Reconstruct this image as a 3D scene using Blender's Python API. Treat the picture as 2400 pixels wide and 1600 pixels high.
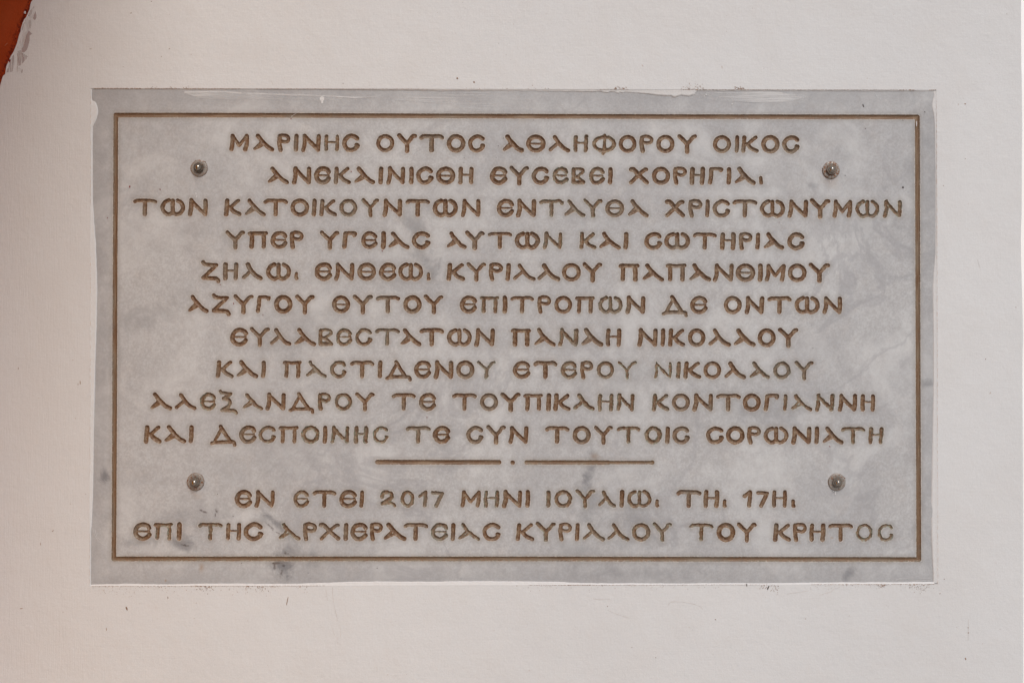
import bpy, math, random
import numpy as np
from math import radians, pi, sin, cos, sqrt

# ------------------------------------------------------------------ set-up
for o in list(bpy.data.objects):
    bpy.data.objects.remove(o)
sc = bpy.context.scene
COL = sc.collection
S = 0.0005                      # metres per unit of the layout drawing (2400 x 1600 units)
SUN_DIR = (0.20, -0.62, 0.75)  # towards the sun

cam = bpy.data.cameras.new('camera'); camo = bpy.data.objects.new('camera', cam); COL.objects.link(camo)
cam.lens = 55; cam.sensor_width = 36; cam.clip_end = 500; cam.clip_start = 0.02
camo.location = (0, -1.2 * 55 / 36, 0); camo.rotation_euler = (radians(90), 0, 0)
sc.camera = camo

world = bpy.data.worlds.new('World'); sc.world = world; world.use_nodes = True
wn = world.node_tree
sky = wn.nodes.new('ShaderNodeTexSky'); sky.sky_type = 'NISHITA'; sky.sun_disc = False
L = math.sqrt(sum(c * c for c in SUN_DIR))
sky.sun_elevation = math.asin(SUN_DIR[2] / L)
sky.sun_rotation = math.atan2(SUN_DIR[0], SUN_DIR[1])
sky.dust_density = 3.0; sky.ozone_density = 0.8; sky.air_density = 1.0
wn.links.new(sky.outputs[0], wn.nodes['Background'].inputs[0])
wn.nodes['Background'].inputs[1].default_value = 0.09

sl = bpy.data.lights.new('sun', 'SUN'); so = bpy.data.objects.new('sun', sl); COL.objects.link(so)
sl.energy = 1.5; sl.angle = radians(28); sl.color = (1.0, 0.98, 0.955)
from mathutils import Vector
so.rotation_euler = Vector(SUN_DIR).to_track_quat('Z', 'Y').to_euler()
so.location = (-2, -3, 4)
sc.view_settings.view_transform = 'Standard'; sc.view_settings.look = 'None'
sc.view_settings.gamma = 1.0; sc.view_settings.use_curve_mapping = False
sc.view_settings.exposure = 0.12

rng = random.Random(7); nrng = np.random.default_rng(11)
PLAQUE_Y = 0.0009               # marble face sits this far behind the plaster face (y = 0)

def P(X, Y, y=0.0):             # drawing units -> metres on the wall
    return ((X - 1200) * S, y, (800 - Y) * S)

# ------------------------------------------------------------------ helpers
def tag(o, label=None, cat=None, group=None, kind=None):
    if label: o['label'] = label
    if cat: o['category'] = cat
    if group: o['group'] = group
    if kind: o['kind'] = kind
    return o

def empty(name, loc=(0, 0, 0), parent=None):
    o = bpy.data.objects.new(name, None); COL.objects.link(o); o.location = loc
    o.empty_display_size = 0.02
    if parent: o.parent = parent
    return o

def mesh(name, verts, faces, mat, parent=None, smooth=False, attrs=None, loc=None):
    me = bpy.data.meshes.new(name)
    me.from_pydata([tuple(map(float, v)) for v in verts], [], faces)
    if smooth:
        me.polygons.foreach_set('use_smooth', [True] * len(me.polygons))
    for k, arr in (attrs or {}).items():
        a = me.attributes.new(k, 'FLOAT', 'POINT'); a.data.foreach_set('value', np.asarray(arr, np.float32))
    me.materials.append(mat); me.update()
    o = bpy.data.objects.new(name, me); COL.objects.link(o)
    if parent: o.parent = parent
    if loc: o.location = loc
    return o

def catmull(pts, n=5):
    pts = [np.array(p, float) for p in pts]
    if len(pts) < 3: return pts
    q = [2 * pts[0] - pts[1]] + pts + [2 * pts[-1] - pts[-2]]
    out = []
    for i in range(1, len(q) - 2):
        a, b, c, d = q[i - 1], q[i], q[i + 1], q[i + 2]
        for k in range(n):
            t = k / n
            out.append(0.5 * ((2 * b) + (-a + c) * t + (2 * a - 5 * b + 4 * c - d) * t * t + (-a + 3 * b - 3 * c + d) * t ** 3))
    out.append(pts[-1])
    return out

# ------------------------------------------------------------------ node helpers
class NT:
    def __init__(s, name):
        s.m = bpy.data.materials.new(name); s.m.use_nodes = True
        s.t = s.m.node_tree; s.b = s.t.nodes['Principled BSDF']; s.out = s.t.nodes['Material Output']
        tc = s.t.nodes.new('ShaderNodeNewGeometry'); s.pos = tc.outputs['Position']
    def lk(s, a, b): s.t.links.new(a, b)
    def val(s, inp, v):
        if hasattr(v, 'links') or isinstance(v, bpy.types.NodeSocket): s.lk(v, inp)
        elif isinstance(v, (tuple, list)) and len(v) == 3 and inp.type == 'RGBA': inp.default_value = (*v, 1)
        else: inp.default_value = v
    def scale(s, vec, sc_):
        n = s.t.nodes.new('ShaderNodeVectorMath'); n.operation = 'MULTIPLY'; s.lk(vec, n.inputs[0]); n.inputs[1].default_value = sc_
        return n.outputs[0]
    def noise(s, scale=5, detail=3, rough=0.5, vec=None, dist=0.0):
        n = s.t.nodes.new('ShaderNodeTexNoise'); s.lk(vec or s.pos, n.inputs['Vector'])
        n.inputs['Scale'].default_value = scale; n.inputs['Detail'].default_value = detail
        n.inputs['Roughness'].default_value = rough; n.inputs['Distortion'].default_value = dist
        return n.outputs[0]
    def ramp(s, f, a, b, ca=0.0, cb=1.0):
        n = s.t.nodes.new('ShaderNodeMapRange'); n.interpolation_type = 'SMOOTHSTEP'
        s.val(n.inputs[0], f); n.inputs[1].default_value = a; n.inputs[2].default_value = b
        n.inputs[3].default_value = ca; n.inputs[4].default_value = cb
        return n.outputs[0]
    def math(s, op, a, b=0.0):
        n = s.t.nodes.new('ShaderNodeMath'); n.operation = op; s.val(n.inputs[0], a); s.val(n.inputs[1], b); return n.outputs[0]
    def mix(s, f, a, b, mode='MIX'):
        n = s.t.nodes.new('ShaderNodeMix'); n.data_type = 'RGBA'; n.blend_type = mode
        s.val(n.inputs[0], f); s.val(n.inputs[6], a); s.val(n.inputs[7], b); return n.outputs[2]
    def attr(s, name):
        n = s.t.nodes.new('ShaderNodeAttribute'); n.attribute_name = name; return n.outputs['Fac']
    def bump(s, h, strength=0.3, dist=0.001, normal=None):
        n = s.t.nodes.new('ShaderNodeBump'); n.inputs['Strength'].default_value = strength
        n.inputs['Distance'].default_value = dist; s.lk(h, n.inputs['Height'])
        if normal: s.lk(normal, n.inputs['Normal'])
        return n.outputs[0]
    def blob(s, X, Y, rx, ry, ang=0.0, wob=None, amt=0.5, hard=0.0):
        """soft spot of colour at drawing position X, Y with radii rx, ry (drawing units)"""
        mp = s.t.nodes.new('ShaderNodeMapping'); mp.vector_type = 'TEXTURE'
        s.lk(s.pos, mp.inputs[0])
        mp.inputs['Location'].default_value = P(X, Y); mp.inputs['Rotation'].default_value = (0, radians(ang), 0)
        mp.inputs['Scale'].default_value = (rx * S, 1.0, ry * S)
        ln = s.t.nodes.new('ShaderNodeVectorMath'); ln.operation = 'LENGTH'; s.lk(mp.outputs[0], ln.inputs[0])
        v = ln.outputs['Value']
        if wob: v = s.math('ADD', v, s.math('MULTIPLY', s.math('SUBTRACT', wob, 0.5), amt * 4))
        return s.ramp(v, hard, 1.0, 1.0, 0.0)
    def done(s, col, rough=0.6, normal=None, spec=0.5, metal=0.0, alpha=None):
        s.val(s.b.inputs['Base Color'], col); s.val(s.b.inputs['Roughness'], rough)
        s.b.inputs['Specular IOR Level'].default_value = spec; s.val(s.b.inputs['Metallic'], metal)
        if normal: s.lk(normal, s.b.inputs['Normal'])
        if alpha is not None: s.val(s.b.inputs['Alpha'], alpha)
        return s.m

# ------------------------------------------------------------------ materials
def mat_plaster():
    m = NT('painted_plaster')
    big = m.noise(3.0, 3, .5); mid = m.noise(22, 4, .6); fine = m.noise(900, 2, .6); grain = m.noise(2600, 1, .5)
    col = m.mix(m.ramp(big, .3, .7), (.69, .69, .688), (.72, .722, .72))
    col = m.mix(m.math('MULTIPLY', m.ramp(mid, .5, .8), .22), col, (.66, .63, .60))
    col = m.mix(m.math('MULTIPLY', m.ramp(m.noise(7, 4, .6, dist=.5), .45, .72), .35), col, (.665, .645, .625))
    col = m.mix(m.ramp(grain, .2, .8, .0, .16), col, (.56, .54, .525))
    col = m.mix(m.ramp(m.noise(480, 2, .5), .38, .62, .0, .10), col, (.50, .48, .465))
    spot = m.noise(160, 2, .5); spot2 = m.noise(9, 2, .5)
    col = m.mix(m.math('MULTIPLY', m.ramp(spot, .735, .76), m.ramp(spot2, .45, .6, .0, .5)), col, (.40, .27, .19))
    # brush strokes: nearly vertical to the left of the plaque, flatter away from it
    br = m.noise(1.0, 3, .6, m.scale(m.pos, (620, 1, 36)), .6)
    br2 = m.noise(1.0, 3, .6, m.scale(m.pos, (30, 1, 420)), .8)
    sp = m.t.nodes.new('ShaderNodeSeparateXYZ'); m.lk(m.pos, sp.inputs[0])
    left = m.ramp(sp.outputs[0], -.60, -.40, .40, 0.08)
    h = m.math('ADD', m.math('MULTIPLY', br, left), m.math('MULTIPLY', br2, .12))
    n1 = m.bump(h, .6, .0012)
    n2 = m.bump(mid, .3, .004, n1); n2 = m.bump(m.noise(230, 3, .6), .15, .0010, n2); n3 = m.bump(fine, .25, .0005, n2)
    return m.done(col, .62, n3, .35)

def mat_marble():
    m = NT('grey_marble')
    w = m.noise(44, 5, .7, dist=.5); w2 = m.noise(260, 4, .75)
    big = m.noise(6.5, 5, .6, dist=.6); mid = m.noise(34, 5, .62, dist=.4); cr = m.noise(420, 3, .7); fine = m.noise(1700, 2, .6)
    col = m.mix(m.ramp(big, .34, .66), (.460, .465, .474), (.552, .556, .556))
    col = m.mix(m.math('MULTIPLY', m.ramp(mid, .5, .72), .45), col, (.57, .545, .52))
    col = m.mix(m.math('MULTIPLY', m.ramp(m.noise(15, 4, .6, dist=.8), .52, .72), .4), col, (.37, .362, .368))
    col = m.mix(m.ramp(cr, .35, .7, 0, .20), col, (.58, .56, .55))
    col = m.mix(m.ramp(m.noise(520, 2, .6), .36, .64, 0.0, .36), col, (.32, .305, .30))
    col = m.mix(m.ramp(m.noise(95, 4, .65), .35, .68, 0, .26), col, (.34, .32, .315))
    col = m.mix(m.math('MULTIPLY', m.ramp(m.noise(3000, 0, .5), .76, .82), .5), col, (.8, .79, .78))
    col = m.mix(m.math('MULTIPLY', m.ramp(m.noise(12, 5, .68, dist=.5), .44, .72), .58), col, (.65, .652, .645))
    vein = m.math('ABSOLUTE', m.math('SUBTRACT', m.noise(5.0, 6, .62, dist=1.6), .5))
    col = m.mix(m.math('MULTIPLY', m.ramp(vein, .0, .035, 1, 0), m.ramp(m.noise(4, 3, .5), .45, .65, 0, .42)), col, (.32, .315, .33))
    sp = m.t.nodes.new('ShaderNodeSeparateXYZ'); m.lk(m.pos, sp.inputs[0])
    ex = m.math('SUBTRACT', .4955, m.math('ABSOLUTE', m.math('ADD', sp.outputs[0], -.002)))
    ez = m.math('SUBTRACT', .290, m.math('ABSOLUTE', m.math('ADD', sp.outputs[2], -.0052)))
    ed = m.math('MINIMUM', ex, ez); ed = m.math('ADD', ed, m.math('MULTIPLY', m.math('SUBTRACT', w, .5), .05))
    col = m.mix(m.ramp(ed, 0, .034, .42, 0), col, (.335, .335, .345))
    def put(col, f, k, c): return m.mix(m.math('MULTIPLY', f, k), col, c)
    G = (.215, .215, .225); D = (.075, .055, .05)
    for X, Y, rx, ry, a, k in [(972, 535, 52, 20, 52, .5), (990, 596, 26, 26, 0, .4), (1012, 640, 18, 52, -12, .55), (935, 655, 70, 45, 0, .18),
                               (1385, 1100, 20, 46, 14, .6), (1375, 1170, 36, 60, 0, .36), (652, 1228, 52, 9, 38, .62), (615, 1218, 24, 16, 0, .35),
                               (655, 1326, 34, 36, 0, .85), (700, 1300, 60, 22, 20, .25), (430, 1275, 36, 18, 20, .6), (242, 1122, 15, 12, 30, .8), (244, 1112, 10, 16, -30, .4),
                               (330, 1270, 40, 16, 0, .4), (395, 1218, 60, 22, 0, .2), (490, 1210, 60, 30, 0, .22), (680, 1290, 30, 30, 0, .3),
                               (735, 1300, 26, 20, 0, .35), (1340, 1292, 60, 24, 0, .22), (1988, 1345, 24, 12, -50, .55), (2020, 530, 90, 60, 0, .2), (1905, 436, 16, 10, 20, .5),
                               (1750, 960, 160, 60, 20, .22), (1480, 880, 90, 70, 40, .18), (2175, 900, 26, 12, 0, .45), (1490, 1220, 60, 60, 0, .3), (1560, 385, 60, 40, 20, .18), (700, 780, 140, 50, -20, .15), (350, 740, 90, 30, -20, .22), (1500, 1340, 160, 22, 0, .2), (2150, 420, 50, 300, 0, .2)]:
        col = put(col, m.blob(X, Y, rx * 1.35, ry * 1.35, a, w, .7), min(1, k * (1.0 if Y < 700 else 1.25)), G)
    for X, Y, rx, ry, a in [(643, 1327, 5, 8, -20), (659, 1342, 4, 9, 10), (650, 1319, 12, 3, 0), (641, 1319, 5, 4, 0), (664, 1325, 4, 3, 20), (669, 1296, 4, 5, 0), (480, 1199, 9, 3, 15), (471, 1196, 4, 3, 0), (507, 1197, 5, 8, -30), (504, 1205, 2, 6, 0), (432, 1277, 11, 3, 10), (650, 1248, 10, 2, 25), (632, 1232, 14, 3, 40)]:
        col = put(col, m.blob(X, Y, rx * 1.2, ry * 1.2, a, w2, .8, .0), .75, D)
    for X, Y, rx, ry, k in [(472, 1330, 10, 16, .5), (388, 1360, 5, 5, .6), (1395, 1070, 18, 14, .35), (1950, 1260, 5, 4, .5), (1947, 420, 34, 30, .25), (460, 1160, 24, 16, .15)]:
        col = put(col, m.blob(X, Y, rx, ry, 0, w, .3), k, (.33, .20, .10))
    # chalky crystals left on the surface
    chalk = m.ramp(m.noise(1500, 2, .7), .60, .66)
    for X, Y, rx, ry in [(292, 505, 36, 62), (285, 405, 14, 30), (345, 1165, 26, 62), (305, 560, 30, 25), (362, 970, 14, 26)]:
        col = put(col, m.math('MULTIPLY', m.blob(X, Y, rx, ry, 0, w, .5), chalk), .62, (.74, .72, .69))
    # pigment stain and soft shade round each cut, both painted into the colour
    st = m.attr('stain_shade')
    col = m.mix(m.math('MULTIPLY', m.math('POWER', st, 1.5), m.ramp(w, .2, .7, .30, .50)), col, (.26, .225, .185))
    chip = m.math('MULTIPLY', m.attr('rim'), m.ramp(m.noise(380, 3, .65), .42, .56))
    col = m.mix(m.math('MULTIPLY', chip, .6), col, (.74, .71, .66))
    n = m.bump(cr, .18, .0004); n = m.bump(w, .12, .002, n)
    return m.done(col, m.ramp(cr, .3, .7, .42, .6), n, .35)

def mat_groove(name='brown_groove_paint', streak=None):
    m = NT(name)
    a = m.noise(34, 3, .6); b = m.noise(260, 4, .65); c = m.noise(1100, 3, .6)
    if streak: b = m.noise(1.0, 4, .6, m.scale(m.pos, (34, 1, 2400) if streak == 'h' else (2400, 1, 34))); c = b
    col = m.mix(m.ramp(a, .35, .65), (.168, .082, .037), (.215, .121, .064))
    col = m.mix(m.math('MULTIPLY', m.ramp(b, .48, .66), .85), col, (.30, .22, .145))
    col = m.mix(m.math('MULTIPLY', m.ramp(b, .50, .36), .75), col, (.10, .045, .02))
    t = m.attr('deep')      # 0 on the rim, 1 in the middle of the cut
    f = m.attr('fade')      # how far the paint of this letter has worn off
    g = m.math('MULTIPLY', f, m.ramp(m.noise(330, 3, .6), .40, .58))
    g = m.math('MULTIPLY', g, m.ramp(t, .15, .75, 1.0, .1))
    col = m.mix(g, col, (.20, .235, .18))
    wh = m.math('MULTIPLY', m.ramp(m.noise(430, 3, .65), .55, .64), m.ramp(t, .0, .6, .9, .16))
    col = m.mix(m.math('MULTIPLY', wh, .75), col, (.50, .44, .37))
    col = m.mix(m.math('MULTIPLY', m.ramp(m.noise(75, 2, .6), .55, .75), .42), col, (.15, .125, .10))
    col = m.mix(m.math('MULTIPLY', m.ramp(m.noise(17, 2, .5), .5, .66), .38), col, (.19, .17, .135))
    if streak:
        v = m.noise(1.0, 3, .6, m.scale(m.pos, (26, 1, 3200) if streak == 'h' else (3200, 1, 26)))
        v2 = m.noise(1.0, 2, .6, m.scale(m.pos, (1100, 1, 700)))
        col = m.mix(m.math('MULTIPLY', m.ramp(v, .5, .68), .65), col, (.30, .225, .15))
        col = m.mix(m.math('MULTIPLY', m.ramp(v, .48, .32), .6), col, (.085, .04, .02))
        col = m.mix(m.math('MULTIPLY', m.ramp(v2, .62, .72), .14), col, (.42, .35, .27))
    n = m.bump(b, .55, .0006); n = m.bump(c, .35, .0003, n)
    return m.done(col, .5, n, .45)

def mat_film(name, thresh_scale=(18, 1, 1500), base=(.74, .735, .73)):
    """thin brushed-out white paint; the vertex value 'cover' says how much of it was left"""
    m = NT(name)
    cov = m.attr('cover')
    st = m.noise(1.0, 4, .65, m.scale(m.pos, thresh_scale), .4); st2 = m.noise(1.0, 3, .6, m.scale(m.pos, tuple(k * 2.3 for k in thresh_scale)))
    h = m.math('ADD', m.math('MULTIPLY', st, .7), m.math('MULTIPLY', st2, .3))
    hh = m.math('ADD', m.math('MULTIPLY', m.math('SUBTRACT', h, .5), 2.2), .5)
    a = m.math('ADD', m.math('SUBTRACT', m.math('MULTIPLY', cov, 1.35), .85), hh)
    al = m.ramp(a, .18, .74, 0, .82)
    n = m.bump(h, .4, .0006)
    return m.done(base, .55, n, .4, alpha=al)

def mat_simple(name, col, rough=.6, bump=None, spec=.4, metal=0, var=None):
    m = NT(name); c = col
    if var: c = m.mix(m.ramp(m.noise(var[0], 3, .6), .35, .65), col, var[1])
    n = m.bump(m.noise(bump[0], 4, .6), bump[1], bump[2]) if bump else None
    return m.done(c, rough, n, spec, metal)

def mat_orange():
    m = NT('orange_brown_paint')
    a = m.noise(14, 4, .6); f = m.noise(1800, 2, .5)
    col = m.mix(m.ramp(a, .3, .7), (.31, .036, .0035), (.35, .048, .007))
    col = m.mix(m.ramp(f, .3, .8, 0, .2), col, (.36, .10, .04))
    fk = m.attr('flank')
    col = m.mix(fk, col, (.80, .34, .02))  # lighter tone on the unseen flank, added to bounce warm light
    # rough darker red bed just beside the plaster edge
    ed = m.attr('edge')
    bed = m.math('MULTIPLY', m.ramp(m.math('ADD', ed, m.math('MULTIPLY', m.noise(170, 4, .7), .5)), .95, 1.15), .95)
    red = m.mix(m.ramp(m.noise(420, 3, .7), .35, .7), (.095, .006, .002), (.42, .055, .008))
    col = m.mix(bed, col, red)
    n = m.bump(m.noise(420, 3, .7), .5, .001); 
    return m.done(col, .6, n, .12)

def mat_steel(name, base, rust, mk=.55, r0=.24):
    m = NT(name)
    a = m.noise(420, 4, .7); b = m.noise(1500, 3, .6)
    r = m.ramp(a, rust, rust + .07)
    col = m.mix(r, m.mix(m.ramp(b, .3, .7), base, tuple(k * .62 for k in base)), m.mix(b, (.10, .03, .01), (.30, .12, .04)))
    rough = m.math('ADD', m.math('MULTIPLY', r, .4), m.ramp(b, .3, .7, r0, r0 + .16))
    metal = m.math('SUBTRACT', 1.0, r)
    return m.done(col, rough, m.bump(b, .25, .0002), .5, m.math('MULTIPLY', metal, mk))

M_wall = mat_plaster(); M_marble = mat_marble(); M_letter = mat_groove()
M_lineh = mat_groove('brown_groove_paint_drawn_sideways', 'h'); M_linev = mat_groove('brown_groove_paint_drawn_down', 'v')
M_lip = mat_simple('white_paint_lip', (.705, .70, .695), .55, (500, .4, .0008), .3, var=(220, (.68, .67, .66)))
M_hair = mat_simple('faint_crack', (.50, .43, .385), .8, None, .2, var=(120, (.62, .58, .55)))
M_dirt = mat_simple('brown_dirt', (.20, .115, .07), .8, (900, .5, .0005), .3, var=(300, (.36, .22, .14)))
M_dark = mat_simple('dark_dirt', (.05, .032, .025), .8, None, .3)
M_red = mat_simple('red_paint', (.20, .012, .008), .5, None, .4)
M_scratch = mat_simple('pale_scuff', (.66, .65, .64), .6, None, .3)

# ------------------------------------------------------------------ lettering data
# strokes in a unit box (x right, y down); ('c' = smooth curve)
def ell(cx, cy, rx, ry, n=26, a0=0):
    return [(cx + rx * cos(a0 + 2 * pi * i / n), cy + ry * sin(a0 + 2 * pi * i / n)) for i in range(n + 1)]
T = {
 'I': [(1, 'c', [(1, 0), (.9, .5), (0, 1)])],
 'M': [(1, 'c', [(.09, 0), (.07, .6), (0, 1)]), (.85, 'l', [(.09, .02), (.5, .70), (.96, .04)]), (1, 'c', [(1, .02), (.98, .6), (.9, 1)])],
 'A': [(1, 'c', [(.19, -.02), (.33, .25), (.52, .52), (.78, .84), (1, 1)]), (.68, 'l', [(.42, .40), (.02, .93)]), (.62, 'c', [(0, .95), (.22, .83), (.5, .64)])],
 'L': [(1, 'c', [(.25, 0), (.38, .28), (.55, .58), (.78, .86), (1, 1)]), (.85, 'l', [(.42, .45), (.0, .94)])],
 'P': [(1, 'c', [(.04, .02), (.0, .5), (.12, 1.03)]), (.85, 'c', [(0, .03), (.35, -.06), (.8, -.01), (1.0, .17), (.92, .36), (.62, .44), (.22, .38)])],
 'N': [(1, 'c', [(.1, -.03), (.09, .6), (0, 1.02)]), (.9, 'c', [(.1, .02), (.5, .5), (.93, .97)]), (1, 'c', [(1, .01), (.99, .6), (.96, 1.0)])],
 'H': [(1, 'c', [(.05, 0), (.0, .5), (.01, 1)]), (1, 'c', [(1, 0), (1, .5), (.94, 1)]), (.52, 'l', [(0, .44), (.95, .45)])],
 'C': [(1, 'c', [(.96, .17), (.82, .05), (.55, -.02), (.28, .06), (.07, .27), (0, .5), (.06, .75), (.24, .95), (.48, 1.02), (.72, .97), (.9, .83), (.99, .68)]), (.9, 'l', [(1, .68), (.9, .64)])],
 'O': [(1, 'l', ell(.5, .5, .5, .52))],
 '0': [(1, 'l', ell(.5, .5, .5, .5))],
 'Y': [(.95, 'c', [(0, -.08), (.2, .16), (.5, .50)]), (.9, 'c', [(1, -.04), (.88, -.02), (.7, .24), (.5, .50)]), (1, 'l', [(.5, .5), (.5, 1.07)])],
 'T': [(.9, 'c', [(0, .08), (.13, -.01), (.5, .0), (.86, -.01), (1, .09)]), (1, 'l', [(.5, .04), (.49, 1)])],
 'Q': [(1, 'l', ell(.5, .5, .5, .51)), (.5, 'l', [(.06, .50), (.94, .52)])],
 'F': [(.95, 'l', ell(.5, .51, .5, .50)), (.82, 'c', [(.54, -.12), (.51, .5), (.48, 1.05), (.44, 1.2)])],
 'K': [(1, 'c', [(.08, 0), (.05, .5), (0, 1)]), (.85, 'c', [(.93, .0), (.8, .08), (.32, .50)]), (.95, 'c', [(.32, .50), (.6, .80), (1, 1)])],
 'E': [(1, 'c', [(.98, .24), (.86, .07), (.58, -.02), (.28, .05), (.07, .27), (0, .5), (.06, .75), (.26, .95), (.52, 1.02), (.8, .93), (.99, .74)]), (.5, 'l', [(.08, .49), (.98, .50)])],
 'X': [(1, 'c', [(0, .02), (.16, .03), (.55, .5), (1, 1)]), (.9, 'c', [(.98, .04), (.84, .06), (.45, .5), (0, 1)])],
 'B': [(1, 'l', [(.02, .02), (0, 1)]), (.8, 'c', [(0, 0), (.5, -.01), (.85, .04), (1, .2), (.7, .4), (.32, .6)]), (.85, 'c', [(.35, .55), (.65, .72), (1, .96)]), (1, 'l', [(0, 1), (1, 1)])],
 'G': [(1, 'c', [(.13, .02), (.09, .5), (0, 1)]), (.85, 'c', [(.12, 0), (.5, -.02), (.95, .0), (.93, .13)])],
 'R': [(.85, 'c', [(0, .03), (.1, .0), (.5, .02), (1, .0)]), (1, 'c', [(.15, .04), (.15, .5), (.14, 1)]), (1, 'c', [(.86, .04), (.87, .5), (.86, 1)])],
 'Z': [(.9, 'c', [(0, -.16), (.14, -.02), (.5, .03), (.88, .05)]), (.85, 'l', [(.88, .05), (.0, .95)]), (.9, 'c', [(0, .97), (.4, 1.0), (.86, 1.04), (1, 1.24)])],
 'J': [(.85, 'c', [(0, -.28), (.12, -.15), (.64, -.08)]), (.85, 'l', [(.64, -.06), (.2, .28)]), (.95, 'c', [(.2, .28), (.48, .38), (.6, .6), (.45, .9), (.12, 1.12)]), (.85, 'c', [(.12, 1.14), (.5, 1.14), (.85, 1.17), (1, 1.36)])],
 'D': [(.95, 'c', [(.39, -.08), (.55, .35), (.82, 1.05)]), (.8, 'l', [(.40, .15), (.12, 1.02)]), (.85, 'c', [(0, 1.13), (.15, 1.06), (.5, 1.04), (.88, 1.05), (.97, 1.1), (1, 1.27)])],
 'W': [(1, 'c', [(.30, -.02), (.1, .14), (0, .5), (.08, .84), (.28, 1.02), (.47, .92)]), (1, 'l', [(.5, .0), (.5, .94)]), (1, 'c', [(.74, -.02), (.92, .16), (1, .5), (.92, .84), (.72, 1.02), (.53, .92)])],
 'i': [(.8, 'c', [(.2, 0), (.12, .55), (.32, .98), (1, 1)])],
 '2': [(1, 'c', [(.0, .34), (.06, .1), (.35, 0), (.7, .12), (.72, .40), (.4, .62), (.02, .85)]), (.8, 'c', [(.02, .86), (.4, .82), (.8, .84), (1, 1.0)])],
 '1': [(.9, 'l', [(0, .30), (.88, .0)]), (.95, 'c', [(.9, .02), (.82, .5), (.75, 1)])],
 '7': [(.9, 'c', [(0, .05), (.4, .06), (1, .1)]), (1, 'l', [(.95, .12), (.35, 1)])],
}
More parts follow.
